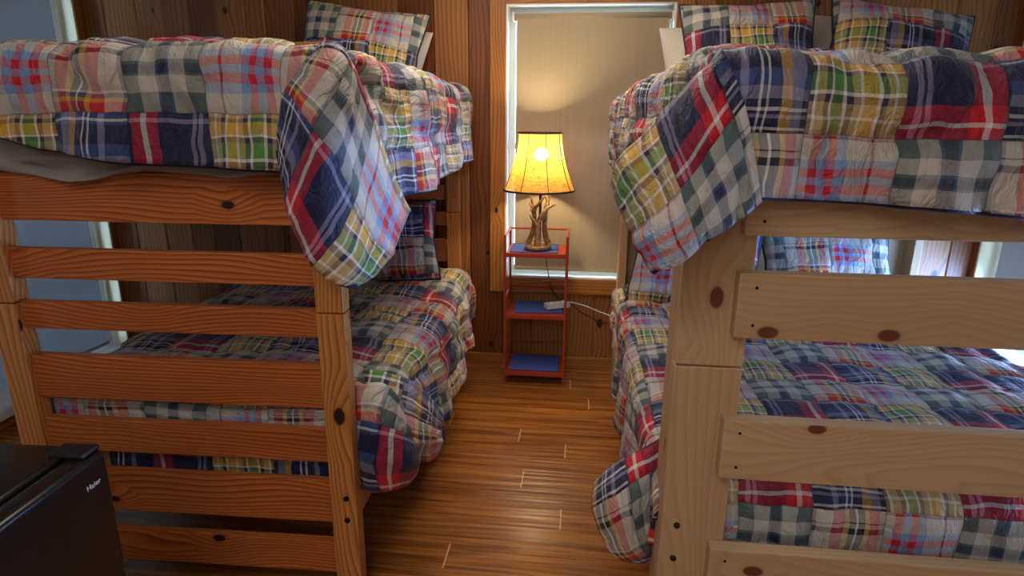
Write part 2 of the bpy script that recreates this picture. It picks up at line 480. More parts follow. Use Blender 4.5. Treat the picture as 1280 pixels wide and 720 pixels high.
def sheets(name, parts, mat, parent=None, **props):
    """parts: list of dict(P, S, T, keep, thick, puff, uv) -> ONE mesh of padded cloth"""
    V = []; F = []; UV = []
    off = 0
    for d in parts:
        P = np.array(d['P'], float); S = d['S']; T = d['T']
        ny, nx = S.shape
        du = np.gradient(P, axis=1); dv = np.gradient(P, axis=0)
        n = np.cross(du, dv); ln = np.linalg.norm(n, axis=2, keepdims=True); ln[ln < 1e-12] = 1
        n = n / ln
        if d.get('flip'): n = -n
        n2 = n.copy()
        for _ in range(3):
            n2[1:-1, 1:-1] = (n2[1:-1, 1:-1] * 2 + n2[:-2, 1:-1] + n2[2:, 1:-1] + n2[1:-1, :-2] + n2[1:-1, 2:])
            n2 /= np.maximum(np.linalg.norm(n2, axis=2, keepdims=True), 1e-9)
        puff = d['puff'](S, T) if d.get('puff') is not None else np.zeros_like(S)
        top = P + n2 * puff[..., None]
        th = d.get('thick', 0.02) * np.ones_like(S)
        edge = np.ones_like(S)
        bot = top - n2 * th[..., None]
        keep = d.get('keep')
        if keep is None: keep = np.ones((ny - 1, nx - 1), bool)
        idx = np.arange(ny * nx).reshape(ny, nx) + off
        idb = idx + ny * nx
        V += [top.reshape(-1, 3), bot.reshape(-1, 3)]
        uv = np.stack(d['uv'](S, T), -1).reshape(-1, 2)
        UV += [uv, uv]
        q = lambda I: np.stack([I[:-1, :-1], I[:-1, 1:], I[1:, 1:], I[1:, :-1]], -1)
        a = q(idx)[keep]; b = q(idb)[keep][:, ::-1]
        if d.get('flip'): a = a[:, ::-1]; b = b[:, ::-1]
        F += [a, b]
        kp = np.zeros((ny + 1, nx + 1), bool); kp[1:ny, 1:nx] = keep
        rim = []
        for yy in range(ny):
            for xx in range(nx):
                if xx < nx - 1 and kp[yy, xx + 1] != kp[yy + 1, xx + 1]:
                    p, r = (xx, xx + 1) if kp[yy + 1, xx + 1] else (xx + 1, xx)
                    rim.append((idx[yy, r], idx[yy, p], idb[yy, p], idb[yy, r]))
                if yy < ny - 1 and kp[yy + 1, xx] != kp[yy + 1, xx + 1]:
                    p, r = (yy + 1, yy) if kp[yy + 1, xx + 1] else (yy, yy + 1)
                    rim.append((idx[r, xx], idx[p, xx], idb[p, xx], idb[r, xx]))
        rim = np.array(rim, int)
        if d.get('flip'): rim = rim[:, ::-1]
        F.append(rim)
        off += 2 * ny * nx
        d['top'] = top; d['n'] = n2
    V = np.concatenate(V); UV = np.concatenate(UV); F = np.concatenate(F)
    used = np.zeros(len(V), bool); used[F.ravel()] = True
    remap = np.cumsum(used) - 1
    V = V[used]; UV = UV[used]; F = remap[F]
    me = bpy.data.meshes.new(name)
    me.vertices.add(len(V)); me.vertices.foreach_set('co', V.ravel())
    me.loops.add(F.size); me.loops.foreach_set('vertex_index', F.ravel().astype(np.int32))
    me.polygons.add(len(F)); me.polygons.foreach_set('loop_start', np.arange(0, F.size, 4, dtype=np.int32))
    me.polygons.foreach_set('use_smooth', np.ones(len(F), bool))
    uvl = me.uv_layers.new(name='UVMap'); uvl.data.foreach_set('uv', UV[F.ravel()].ravel())
    me.update(calc_edges=True); me.validate()
    return link(name, me, mat, parent, **props)

def puffer(cell, ou, ov, sg=1, amp=0.010, wr=0.010, seed=0, creases=()):
    def f(S, T):
        x = (S - ou) / cell; y = (T - ov) / cell
        p = (np.abs(np.sin(np.pi * x)) * np.abs(np.sin(np.pi * y))) ** 0.5
        w = vnoise(S * 9, T * 9, seed) + 0.6 * vnoise(S * 19, T * 15, seed + 3) + 0.35 * vnoise(S * 38, T * 30, seed + 5)
        rid = 1 - np.abs(vnoise(S * 7 + 2 * vnoise(S * 4, T * 4, seed + 9), T * 4, seed + 7)) * 2.6
        r = amp * p + wr * w - 0.35 * wr * np.clip(rid, 0, 1) ** 4
        for line, dep, wid in creases:
            r = r - dep * crease(S, T, line, wid)
        return r
    return f

def drape(u0, u1, v0, v1, z, R, hl, hr, hf, hb, step, fold=0.02, seed=0, crown=0.03, zt=None, cut=0.13, flare=0.06):
    """base surface of a quilt over a box: top u0..u1 x v0..v1 at z, hanging hl/hr/hf/hb (fabric lengths) over each side.
    hl etc. may be functions of the coordinate along that side; the grid is stretched to them."""
    fn = lambda h: h if callable(h) else (lambda t: h + 0 * t)
    hl, hr, hf, hb = fn(hl), fn(hr), fn(hf), fn(hb)
    def axis(a0, a1, m0, m1):
        n0 = max(2, int(m0 / step)); n1 = max(2, int(m1 / step)); n = int((a1 - a0) / step)
        return np.concatenate([-(np.arange(n0, 0, -1) / n0), np.linspace(0, 1, n + 1), 1 + np.arange(1, n1 + 1) / n1])
    tt = np.linspace(0, 1, 50)
    ml, mr = hl(v0 + (v1 - v0) * tt).max(), hr(v0 + (v1 - v0) * tt).max()
    mf, mb = hf(u0 + (u1 - u0) * tt).max(), hb(u0 + (u1 - u0) * tt).max()
    X, Y = np.meshgrid(axis(u0, u1, ml, mr), axis(v0, v1, mf, mb))
    uc = u0 + (u1 - u0) * np.clip(X, 0, 1); vc = v0 + (v1 - v0) * np.clip(Y, 0, 1)
    a_r = np.clip(X - 1, 0, 1) * hr(vc); a_l = np.clip(-X, 0, 1) * hl(vc)
    b_b = np.clip(Y - 1, 0, 1) * hb(uc); b_f = np.clip(-Y, 0, 1) * hf(uc)
    def prof(d):
        q = np.minimum(d, R * math.pi / 2) / R
        o = R * np.sin(q); h = R * (1 - np.cos(q))
        e = np.maximum(d - R * math.pi / 2, 0)
        return o + e * flare, h + e
    orr, hrr = prof(a_r); oll, hll = prof(a_l); off, hff = prof(b_f); obb, hbb = prof(b_b)
    S = uc + a_r - a_l; T = vc + b_b - b_f
    wv = lambda t, sd: np.sin(t * 13 + 2.2 * vnoise(t * 2.5, t * 0 + sd, seed) * 4 + sd)
    side = np.maximum(a_r, a_l); endd = np.maximum(b_f, b_b)
    fo = fold * np.clip(side / 0.3, 0, 1.3) * wv(T, 1.0)
    fe = fold * np.clip(endd / 0.3, 0, 1.3) * wv(S, 2.0)
    U = uc + orr - oll + np.where(a_r > 0, fo, 0) - np.where(a_l > 0, fo, 0)
    Vv = vc + obb - off + np.where(b_b > 0, fe, 0) - np.where(b_f > 0, fe, 0)
    cw = crown * np.sin(np.pi * np.clip(X, 0, 1)) ** 0.7 * np.sin(np.pi * np.clip(Y * 0.9 + 0.05, 0, 1)) ** 0.7
    zz = (z if zt is None else zt(uc, vc)) + cw + 0.02 * vnoise(S * 3, T * 3, seed + 4)
    Z = zz - hrr - hll - hff - hbb
    P = np.stack([U, Vv, Z], -1)
    sd = np.maximum(a_r, a_l); en = np.maximum(b_f, b_b)
    bad = ((sd > 0.03) & (en > cut)) | ((sd > cut) & (en > 0.03))
    keep = ~(bad[:-1, :-1] | bad[1:, 1:] | bad[:-1, 1:] | bad[1:, :-1])
    return dict(P=P, S=S, T=T, keep=keep)

def cubic_grid(ctrl, n=40, m=40):
    """surface through a 4x4 grid of points"""
    G = np.array(ctrl, float)
    def basis(t):
        k = [0, 1 / 3, 2 / 3, 1]; B = []
        for i in range(4):
            b = np.ones_like(t)
            for j in range(4):
                if j != i: b = b * (t - k[j]) / (k[i] - k[j])
            B.append(b)
        return np.stack(B, -1)
    p = np.linspace(0, 1, n); q = np.linspace(0, 1, m)
    P = np.einsum('ai,bj,ijk->abk', basis(p), basis(q), G)
    Q, Pp = np.meshgrid(q, p)
    return P, Pp, Q

def hem(name, lines, rad, mat, parent):
    bm = bmesh.new()
    for ln in lines: tube_mesh(bm, ln, rad, 6)
    return finish(bm, name, mat, parent)

# ================================================================== ROOM
XL, XR, YW, YF, ZC = -2.985, 2.205, 3.614, -1.9, 2.46
def struct(o): o['kind'] = 'structure'; return o
bm = bmesh.new(); bm_box(bm, (XL - 0.3, YF - .1, -0.08), (XR + 0.3, YW + 0.2, 0.0), 0)
struct(finish(bm, 'floor', 'floor'))
bm = bmesh.new(); bm_box(bm, (XL - 0.3, YF - .1, ZC), (XR + 0.3, YW + 0.2, ZC + 0.06), 0)
struct(finish(bm, 'ceiling', 'paint'))
bm = bmesh.new(); bm_box(bm, (XL - 0.3, YF - 0.1, 0), (XR + 0.3, YF, ZC), 0)
struct(finish(bm, 'wall_front', 'paint'))

WX0, WX1, WZ0, WZ1 = -0.437, 0.487, 0.571, 2.118
# back wall: tongue and groove boards with a window opening
bm = bmesh.new()
xs = [XL - .1, -2.839, -2.635, -2.458, -2.309, -2.135, -1.964, -1.842, -1.664, -1.45, -1.248, -1.052, -0.846, -0.651]
x = -0.651
while x < XR + .05:
    x += [0.178, 0.196, 0.205, 0.19][int(x * 10) % 4]; xs.append(x)
for n_, (a, b) in enumerate(zip(xs, xs[1:])):
    spans = [(0.0, ZC)]
    if b > WX0 and a < WX1: spans = [(0.0, WZ0), (WZ1, ZC)]
    pieces = []
    if b > WX0 and a < WX1:
        pieces.append((a, b, 0.0, WZ0)); pieces.append((a, b, WZ1, ZC))
        if a < WX0: pieces.append((a, WX0, WZ0, WZ1))
        if b > WX1: pieces.append((WX1, b, WZ0, WZ1))
    else: pieces.append((a, b, 0.0, ZC))
    tn = random.random()
    for (p, q, z0, z1) in pieces:
        bm_box(bm, (p + 0.0008, YW, z0), (q - 0.0008, YW + 0.022, z1), 0.005, axis=2, seed=n_ * 13 + 5, tone=tn, seg=1)
for (p, q, z0, z1) in ((XL - .2, WX0, 0, ZC), (WX1, XR + .2, 0, ZC), (WX0, WX1, 0, WZ0), (WX0, WX1, WZ1, ZC)):
    bm_box(bm, (p, YW + 0.015, z0), (q, YW + 0.13, z1), 0)
struct(finish(bm, 'wall_back', 'wall_wood'))

# side walls with big window openings
def side_wall(name, sx, X, y0, y1, z0, z1):
    bm = bmesh.new()
    o0, o1 = (X, X + sx * 0.13)
    lo = lambda a, b: (min(a, b))
    def bx(ya, yb, za, zb):
        if yb - ya < 1e-3 or zb - za < 1e-3: return
        bm_box(bm, (min(o0, o1), ya, za), (max(o0, o1), yb, zb), 0, axis=2)
    bx(YF, y0, 0, ZC); bx(y1, YW + .13, 0, ZC); bx(y0, y1, 0, z0); bx(y0, y1, z1, ZC)
    return struct(finish(bm, name, 'wall_wood'))
side_wall('wall_left', -1, XL, 0.9, 3.565, 0.004, 2.30)
side_wall('wall_right', 1, XR, 0.9, 3.555, 0.335, 2.30)

def window(name, sx, X, y0, y1, z0, z1):
    """frame in a side wall: jamb liner boards, vinyl frame, glass"""
    t = bpy.data.objects.new(name, None); C.objects.link(t); t['kind'] = 'structure'
    t.location = (X, (y0 + y1) / 2, z0)
    L = lambda p: (p[0] - X, p[1] - (y0 + y1) / 2, p[2] - z0)
    def bx(nm, lo, hi, mat):
        lo2 = [min(a, b) for a, b in zip(L(lo), L(hi))]; hi2 = [max(a, b) for a, b in zip(L(lo), L(hi))]
        return board(nm, lo2, hi2, mat, t, 0.002)
    xo = X + sx * 0.128
    bx('jamb', (X - sx * 0.004, y1 - 0.014, z0), (xo, y1, z1), 'jamb')
    bx('jamb', (X - sx * 0.004, y0, z0), (xo, y0 + 0.014, z1), 'jamb')
    bx('window_head', (X - sx * 0.004, y0 + .014, z1 - 0.014), (xo, y1 - .014, z1), 'jamb')
    bx('window_sill', (X - sx * 0.02, y0 + .014, z0), (xo, y1 - .014, z0 + 0.014), 'white_vinyl')
    xg = X + sx * 0.105
    bx('window_frame', (xg, y0 + .014, z0 + .014), (xg + sx * .02, y1 - .014, z0 + .05), 'white_vinyl')
    bx('window_frame', (xg, y0 + .014, z1 - .05), (xg + sx * .02, y1 - .014, z1 - .014), 'white_vinyl')
    for ya in (y0 + .014, (y0 + y1) / 2 - .02, y1 - .05):
        bx('window_frame', (xg, ya, z0 + .05), (xg + sx * .02, ya + .036, z1 - .05), 'white_vinyl')
    bx('glass_pane', (xg + sx * .008, y0 + .03, z0 + .03), (xg + sx * .012, y1 - .03, z1 - .03), 'glass')
    return t
window('window_2', -1, XL, 0.9, 3.565, 0.004, 2.30)
window('window_3', 1, XR, 0.9, 3.555, 0.335, 2.30)

# middle window
t = bpy.data.objects.new('window_1', None); C.objects.link(t); t['kind'] = 'structure'; t.location = (0, YW, WZ0)
def wb(nm, lo, hi, mat, bev=0.003, axis=None):
    return board(nm, (lo[0], lo[1], lo[2] - WZ0), (hi[0], hi[1], hi[2] - WZ0), mat, t, bev, axis)
wb('casing', (WX0 - 0.088, -0.02, WZ0 - 0.094), (WX0, 0.0, 2.3), 'trim_wood')
wb('casing', (WX1, -0.02, WZ0 - 0.094), (WX1 + 0.088, 0.0, 2.3), 'trim_wood')
wb('casing', (WX0, -0.02, WZ1), (WX1, 0.0, WZ1 + 0.09), 'trim_wood')
wb('casing', (WX0, -0.022, WZ0 - 0.094), (WX1, 0.0, WZ0), 'trim_wood')
wb('jamb', (WX0, -0.004, WZ0), (WX0 + 0.012, 0.128, WZ1), 'white_vinyl')
wb('jamb', (WX1 - 0.012, -0.004, WZ0), (WX1, 0.128, WZ1), 'white_vinyl')
wb('window_head', (WX0 + .012, -0.004, WZ1 - 0.012), (WX1 - .012, 0.128, WZ1), 'white_vinyl')
wb('window_sill', (WX0 + .012, -0.012, WZ0), (WX1 - .012, 0.128, WZ0 + 0.012), 'white_vinyl')
for lo, hi in (((WX0 + .012, .1, WZ0 + .012), (WX1 - .012, .12, WZ0 + .05)), ((WX0 + .012, .1, WZ1 - .05), (WX1 - .012, .12, WZ1 - .012)),
               ((WX0 + .012, .1, WZ0 + .05), (WX0 + .045, .12, WZ1 - .05)), ((WX1 - .045, .1, WZ0 + .05), (WX1 - .012, .12, WZ1 - .05)),
               ((WX0 + .045, .1, 1.33), (WX1 - .045, .12, 1.37))):
    wb('window_frame', lo, hi, 'white_vinyl')
wb('glass_pane', (WX0 + .03, .108, WZ0 + .03), (WX1 - .03, .112, WZ1 - .03), 'glass', 0)

# baseboards, casing trims
struct(board('baseboard_back', (XL, YW - 0.014, 0), (XR, YW, 0.064), 'trim_wood', None, 0.004))
struct(board('trim_1', (XL + .0, 0.9, 0.055), (XL + 0.23, 2.85, 0.115), 'white_vinyl', None, 0.012))
struct(board('trim_2', (XL + .0, 0.9, 0.0), (XL + 0.20, 2.85, 0.055), 'trim_wood', None, 0.003))

# roller shades
def shade(lo, hi, axis, label, roller_r=0.02, cloth='grey_shade_cloth'):
    """cloth hanging from a roller along axis 'x' or 'y' between lo and hi (x, y, z)"""
    cx, cy = (lo[0] + hi[0]) / 2, (lo[1] + hi[1]) / 2
    t = thing('roller_shade', label, 'window shade', (cx, cy, lo[2]))
    hx, hy, h = (hi[0] - lo[0]) / 2, (hi[1] - lo[1]) / 2, hi[2] - lo[2]
    if axis == 'x':
        board('shade_cloth', (-hx, -0.0012, 0), (hx, 0.0012, h), cloth, t, 0)
        a, b = Vector((-hx - .012, 0.014, h)), Vector((hx + .012, 0.014, h))
        board('hem_bar', (-hx, -0.005, -0.004), (hx, 0.005, 0.016), cloth, t, 0.004)
    else:
        board('shade_cloth', (-0.0012, -hy, 0), (0.0012, hy, h), cloth, t, 0)
        s = 1 if cx > 0 else -1
        a, b = Vector((s * 0.014, -hy - .012, h)), Vector((s * 0.014, hy + .012, h))
        board('hem_bar', (-0.005, -hy, -0.004), (0.005, hy, 0.016), cloth, t, 0.004)
    rl = tube('roller', [a, b], roller_r, cloth, t, 16)
    for e, d in ((a, -1), (b, 1)):
        dv = (b - a).normalized() * 0.012 * d
        tube('bracket', [e, e + dv], 0.026, 'white_vinyl', rl, 16)
    return t
shade((-0.382, YW + 0.035, 0.612), (0.455, YW + 0.035, 2.055), 'x', 'tan roller shade pulled down behind the lit lamp, bracketed in the middle window', cloth='shade_cloth')
shade((XL - 0.085, 1.0, 0.05), (XL - 0.085, 3.495, 2.2), 'y', 'large grey roller shade seen through the slats of the orange bunk bed')
shade((XR + 0.075, 1.0, 0.66), (XR + 0.075, 3.50, 2.2), 'y', 'bluish grey roller shade beyond the pale pine bunk bed, daylight under its hem')

# ================================================================== LEFT BUNK
LX, LY, LYAW = -1.6831, 1.5091, 0.0323
W, LL, PW, PT, ZJ, ZT = 1.0487, 2.045, 0.0787, 0.054, 0.969, 1.672
bunk = thing('bunk_bed', 'orange-stained pine bunk bed with slatted foot end, behind the black refrigerator', 'bunk bed', (LX, LY, 0), LYAW)
for u in (0, W - PW):
    for v in (0, LL - PT):
        board('post', (u, v, 0), (u + PW, v + PT, ZJ - 0.0015), 'left_post_wood', bunk, 0.004)
        board('upper_post', (u, v, ZJ + 0.0015), (u + PW, v + PT, ZT), 'left_post_wood', bunk, 0.004)
SL = [(0.102, 0.216), (0.285, 0.430), (0.493, 0.601), (0.669, 0.808), (0.889, 0.973), (1.041, 1.130), (1.209, 1.345), (1.395, 1.445)]
for (z0, z1) in SL:
    board('foot_slat', (PW, 0.018, z0), (W - PW, 0.045, z1), 'left_wood', bunk, 0.004)
    board('head_slat', (PW, LL - 0.045, z0), (W - PW, LL - 0.018, z1), 'left_wood', bunk, 0.004)
for z0, z1 in ((0.285, 0.43), (1.209, 1.345)):
    for u in (0.012, W - 0.04):
        board('side_rail', (u, PT, z0), (u + 0.028, LL - PT, z1), 'left_wood', bunk, 0.004)
    for k_ in range(9):
        y = 0.14 + k_ * 0.215
        board('mattress_slat', (0.04, y, z0 + 0.05), (W - 0.04, y + 0.07, z0 + 0.068), 'right_wood', bunk, 0.002)
def bolt(parent, x, y, z, r=0.0085, sub='black_metal'):
    bm = bmesh.new()
    tube_mesh(bm, [(x, y + 0.002, z), (x, y - 0.004, z)], [r, r], 14)
    tube_mesh(bm, [(x, y - 0.004, z), (x, y - 0.0065, z)], [r * 0.9, r * 0.55], 14)
    return finish(bm, 'bolt', sub, parent)
bolt(bunk, 1.019, 0, 0.385); bolt(bunk, 1.018, 0, 0.310)

def mattress(u0, u1, v0, v1, z0, z1, frame, label):
    t = thing('mattress', label, 'mattress', (0, 0, 0))
    t.location = frame @ Vector(((u0 + u1) / 2, (v0 + v1) / 2, z0)); t.rotation_euler = (0, 0, frame.to_euler().z)
    hx, hy = (u1 - u0) / 2, (v1 - v0) / 2
    bm = bmesh.new(); bm_box(bm, (-hx, -hy, 0), (hx, hy, z1 - z0), 0.045, seg=5)
    body = finish(bm, 'mattress_body', 'mattress', t, True)
    bm = bmesh.new()
    for zz in (0.03, z1 - z0 - 0.03):
        r = 0.05
        tube_mesh(bm, [(-hx - .002, -hy + r, zz), (-hx - .002, hy - r, zz), (-hx + r, hy + .002, zz), (hx - r, hy + .002, zz), (hx + .002, hy - r, zz), (hx + .002, -hy + r, zz), (hx - r, -hy - .002, zz), (-hx + r, -hy - .002, zz), (-hx - .002, -hy + r, zz)], 0.005, 6)
    finish(bm, 'piping', 'white_cloth', body)
    return t
FL = Matrix.Translation((LX, LY, 0)) @ Matrix.Rotation(LYAW, 4, 'Z')
RX, RY = 0.2241, 1.2873
FR = Matrix.Translation((RX, RY, 0))
mattress(0.045, 1.00, 0.13, 1.97, 0.354, 0.575, FL, 'mattress under the plaid comforter on the bottom level of the orange bunk')
mattress(0.045, 1.00, 0.075, 1.97, 1.278, 1.60, FL, 'mattress under the plaid comforter on the top level of the orange bunk')

def root_at(name, frame, label, cat, group=None):
    return thing(name, label, cat, frame.translation, frame.to_euler().z, group)

# ------------------------------------------------------------------ upper left comforter
cell = 0.2
def uvL(S, T): return ((S - 0.575) / cell + 2.0, (T + 0.025 + 0.2) / cell - 1.0)
cl = root_at('comforter', FL, 'puffy plaid patchwork comforter hanging over the foot of the orange bunk, top level', 'comforter', 'patchwork comforters')
V0 = -0.012
d1 = drape(-0.02, 1.058, V0, 1.93, 1.665, 0.075, 0.34,
           lambda v: np.interp(v, [0, .2, .42, .9, 1.4, 1.93], [.22, .36, .48, .46, .43, .40]),
           lambda u: np.interp(u, [-.02, .19, .32, .54, .9, 1.06], [.23, .255, .297, .33, .342, .345]), 0.05, 0.0125, fold=0.014, seed=1, crown=0.02, flare=0.03)
d1['P'][..., 0] -= np.where(d1['S'] > 1.058, np.clip((d1['S'] - 1.058) / .1, 0, 1) * .10 * np.clip(1 - (d1['T'] - V0) / .7, 0, 1), 0)
d1['puff'] = puffer(cell, 0.575, -0.025, amp=0.014, wr=0.017, seed=1, creases=[
    ([(0.41, -0.06), (0.44, -0.14), (0.50, -0.185), (0.58, -0.19)], 0.020, 0.022), ([(0.63, -0.08), (0.70, -0.2)], 0.010, 0.02), ([(1.16, 0.2), (1.3, 0.5), (1.34, 0.9), (1.3, 1.5)], 0.016, 0.03)])
d1['uv'] = uvL; d1['thick'] = 0.028
LUc = [[(1.061, -0.05, 1.632), (1.022, -0.08, 1.572), (0.974, -0.09, 1.504), (0.942, -0.1, 1.414)], [(1.078, -0.03, 1.612), (1.081, -0.11, 1.51), (1.043, -0.13, 1.403), (0.98, -0.11, 1.272)], [(1.085, 0.12, 1.488), (1.088, -0.0, 1.357), (1.083, -0.1, 1.247), (1.035, -0.11, 1.146)], [(1.102, 0.38, 1.206), (1.108, 0.2, 1.141), (1.103, 0.05, 1.097), (1.085, -0.08, 1.071)]]
def push(G, d):
    return [[(a + d[0], b + d[1], c + d[2]) for (a, b, c) in r] for r in G]
LUc = push(LUc, (0.02, -0.02, 0))
LUc[3] = [(a + .01, b, c) for a, b, c in LUc[3]]
P, Pp, Q = cubic_grid(LUc, 46, 40)
e1 = dict(P=P, S=Pp * 0.52, T=Q * 0.40, thick=0.03, flip=True, puff=puffer(0.2, 0, 0, amp=0.008, wr=0.014, seed=4),
          uv=lambda S, T: (3.9 - (0.52 - S) / 0.2, -1.92 + (0.40 - T) / 0.2))
quilt = sheets('quilt', [d1, e1], 'plaid', cl)
def edge_lines(d, which):
    t = d['top']; n = d['n']; th = d.get('thick', .02)
    g = t - n * (th * 0.5)
    sel = {'q1': g[:, -1], 'p1': g[-1, :], 'q0': g[:, 0], 'p0': g[0, :]}[which]
    return [tuple(p) for p in sel]
def hem_of_drape(d, ends):
    """piping along the front hem / side hems of a drape"""
    t = d['top']; n = d['n']; th = d['thick']; g = t - n * (th * 0.5)
    keep = d['keep']; out = []
    for e in ends:
        if e == 'f': ok = [x for x in range(keep.shape[1]) if keep[0, x]]; out.append([tuple(g[0, x]) for x in ok])
        if e == 'r': ok = [y for y in range(keep.shape[0]) if keep[y, -1]]; out.append([tuple(g[y, -1]) for y in ok])
        if e == 'l': ok = [y for y in range(keep.shape[0]) if keep[y, 0]]; out.append([tuple(g[y, 0]) for y in ok])
    return out
hem('piping', hem_of_drape(d1, 'fr') + [edge_lines(e1, 'q1'), edge_lines(e1, 'p1')], 0.0065, 'navy', quilt)

# grey flat sheet hanging below it
sh = root_at('flat_sheet', FL, 'crumpled grey flat sheet sagging below the comforter on the orange bunk', 'bed sheet')
us = np.linspace(0.09, 0.96, 80); q = np.linspace(0, 1, 16)
U_, Q_ = np.meshgrid(us, q)
zb = np.interp(us, [0.09, 0.163, 0.23, 0.326, 0.428, 0.53, 0.69, 0.96], [1.36, 1.340, 1.335, 1.318, 1.332, 1.350, 1.344, 1.345])
zt_ = 1.43
Pz = zt_ + (zb[None, :] - zt_) * Q_
Py = -0.006 - 0.010 * np.sin(Q_ * 9 + U_ * 14) * Q_ - 0.012 * (vnoise(U_ * 9, Q_ * 4, 3))
sheets('sheet_cloth', [dict(P=np.stack([U_, Py, Pz], -1), S=U_, T=Q_ * .1, thick=0.004, flip=True, puff=lambda S, T: 0.022 * vnoise(S * 9 - T * 45, T * 36 + S * 6, 8), uv=lambda S, T: (S, T))], 'grey_cloth', sh)

# ------------------------------------------------------------------ lower left comforter
c2 = root_at('comforter', FL, 'plaid patchwork comforter on the bottom level of the orange bunk, hanging to the aisle', 'comforter', 'patchwork comforters')
def uvLL(S, T): return ((S - 0.36) / cell + 2.0, (T - 0.11 + 0.02 + 0.2) / cell - 1.0)
d2 = drape(-0.02, 1.005, 0.125, 1.92, 0.635, 0.14, lambda v: np.interp(v, [.1, .5, .8, 1.95], [.02, .03, .10, .12]),
           lambda v: np.interp(v, [0.1, .3, .45, .6, 1.0, 1.6, 2], [.20, .32, .43, .48, .46, .42, .36]), 0.335, 0.05, 0.0125, fold=0.022, seed=6, crown=0.03, flare=0.05, cut=0.1)
# keep the foot flap inside the foot slats and between the posts
m_ = d2['P'][..., 1] < 0.085
d2['P'][..., 1] = np.maximum(d2['P'][..., 1], 0.078)
low = d2['P'][..., 1] < 0.125
d2['puff'] = (lambda base: (lambda S, T: np.where(T < 0.12, 0.45, 1.0) * base(S, T)))(puffer(cell, 0.36, -0.11, amp=0.014, wr=0.015, seed=6, creases=[([(1.14, .3), (1.22, .9), (1.27, 1.6)], 0.02, 0.03), ([(0.55, .5), (0.8, .62), (1.05, .6)], 0.012, 0.03), ([(0.5, 1.1), (0.9, 1.0), (1.1, 1.1)], 0.012, 0.03)]))
d2['uv'] = uvLL; d2['thick'] = 0.022
LL1 = [[(1.024, 0.1, 0.72), (1.02, 0.09, 0.613), (1.013, 0.09, 0.503), (1.011, 0.12, 0.371)], [(1.096, 0.1, 0.678), (1.1, 0.06, 0.619), (1.092, 0.05, 0.503), (1.092, 0.08, 0.384)], [(1.133, 0.15, 0.588), (1.139, 0.1, 0.546), (1.147, 0.08, 0.475), (1.137, 0.1, 0.383)], [(1.121, 0.25, 0.447), (1.147, 0.2, 0.433), (1.159, 0.17, 0.407), (1.158, 0.15, 0.375)]]
LL2 = [[(1.034, 0.18, 0.707), (1.036, 0.14, 0.643), (1.042, 0.13, 0.566), (1.049, 0.14, 0.511)], [(1.112, 0.22, 0.665), (1.123, 0.14, 0.606), (1.126, 0.12, 0.534), (1.119, 0.16, 0.454)], [(1.164, 0.32, 0.563), (1.178, 0.22, 0.525), (1.178, 0.2, 0.472), (1.166, 0.25, 0.389)], [(1.189, 0.45, 0.422), (1.199, 0.4, 0.4), (1.204, 0.36, 0.384), (1.191, 0.36, 0.351)]]
lobes = []
for G, o_, sd in ((LL1, (3.0, -1.95), 21), (LL2, (5.0, -0.95), 23)):
    P, Pp, Q = cubic_grid(push(G, (0.012, 0.012, 0)), 34, 34)
    lobes.append(dict(P=P, S=Pp * 0.27, T=Q * 0.30, thick=0.035, flip=True, puff=puffer(0.2, 0, 0, amp=0.010, wr=0.012, seed=sd),
                      uv=(lambda o_: (lambda S, T: (o_[0] - 0.1 - (0.27 - S) / 0.2, o_[1] + (0.30 - T) / 0.2)))(o_)))
quilt = sheets('quilt', [d2] + lobes, 'plaid', c2)
hem('piping', hem_of_drape(d2, 'fr') + [edge_lines(l, 'q1') for l in lobes] + [edge_lines(l, 'p1') for l in lobes], 0.006, 'navy', quilt)

# ================================================================== RIGHT BUNK
RW, RL_, RPW = 1.50, 2.05, 0.1464
bunk2 = thing('bunk_bed', 'pale knotty pine bunk bed with wide posts and boards nailed on', 'bunk bed', (RX, RY, 0), 0.0)
for u in (0, RW - RPW):
    for v in (0, RL_ - 0.04):
        board('post', (u, v, 0), (u + RPW, v + 0.04, ZJ - 0.0015), 'right_wood', bunk2, 0.004)
        board('upper_post', (u, v, ZJ + 0.0015), (u + RPW, v + 0.04, 1.55 if v == 0 else 1.662), 'right_wood', bunk2, 0.004)
    ui = u + 0.0 if u == 0 else u + RPW - 0.04
    for v in (0.04, RL_ - 0.04 - 0.09):
        board('post', (ui, v, 0), (ui + 0.04, v + 0.09, 1.55 if v < .1 else 1.66), 'right_wood', bunk2, 0.004)
RB = [(0.395, 0.531), (0.717, 0.861), (1.050, 1.191), (1.268, 1.398)]
ends = [(0.108, 0.03), (0.108, 0.03), (0.108, 0.04), (0.110, 0.03)]
for (z0, z1) in RB:
    board('foot_board', (0.109, -0.037, z0), (RW - 0.109, -0.0005, z1), 'right_wood', bunk2, 0.004)
    board('head_board', (0.109, RL_ + 0.0005, z0), (RW - 0.109, RL_ + 0.037, z1), 'right_wood', bunk2, 0.004)
for z0, z1 in ((0.285, 0.425), (1.20, 1.34)):
    for u in (0.042, RW - 0.08):
        board('side_rail', (u, 0.042, z0), (u + 0.037, RL_ - 0.042, z1), 'right_wood', bunk2, 0.004)
    for k_ in range(9):
        y = 0.14 + k_ * 0.215
        board('mattress_slat', (0.08, y, z0 + 0.05), (RW - 0.08, y + 0.07, z0 + 0.068), 'right_wood', bunk2, 0.002)
for (u, z) in ((0.043, 1.256), (0.036, 0.562), (0.034, 0.470)): bolt(bunk2, u, 0, z, 0.0075, 'brass')
def nail(u, z): 
    return finish_nail(u, z)
def finish_nail(u, z):
    bm = bmesh.new(); tube_mesh(bm, [(u, -0.0368, z), (u, -0.0385, z)], [0.0035, 0.003], 8)
    return finish(bm, 'nail', 'black_metal', bunk2)
for (z0, z1) in RB:
    for z in (z0 + 0.03, z1 - 0.03): nail(0.145, z)

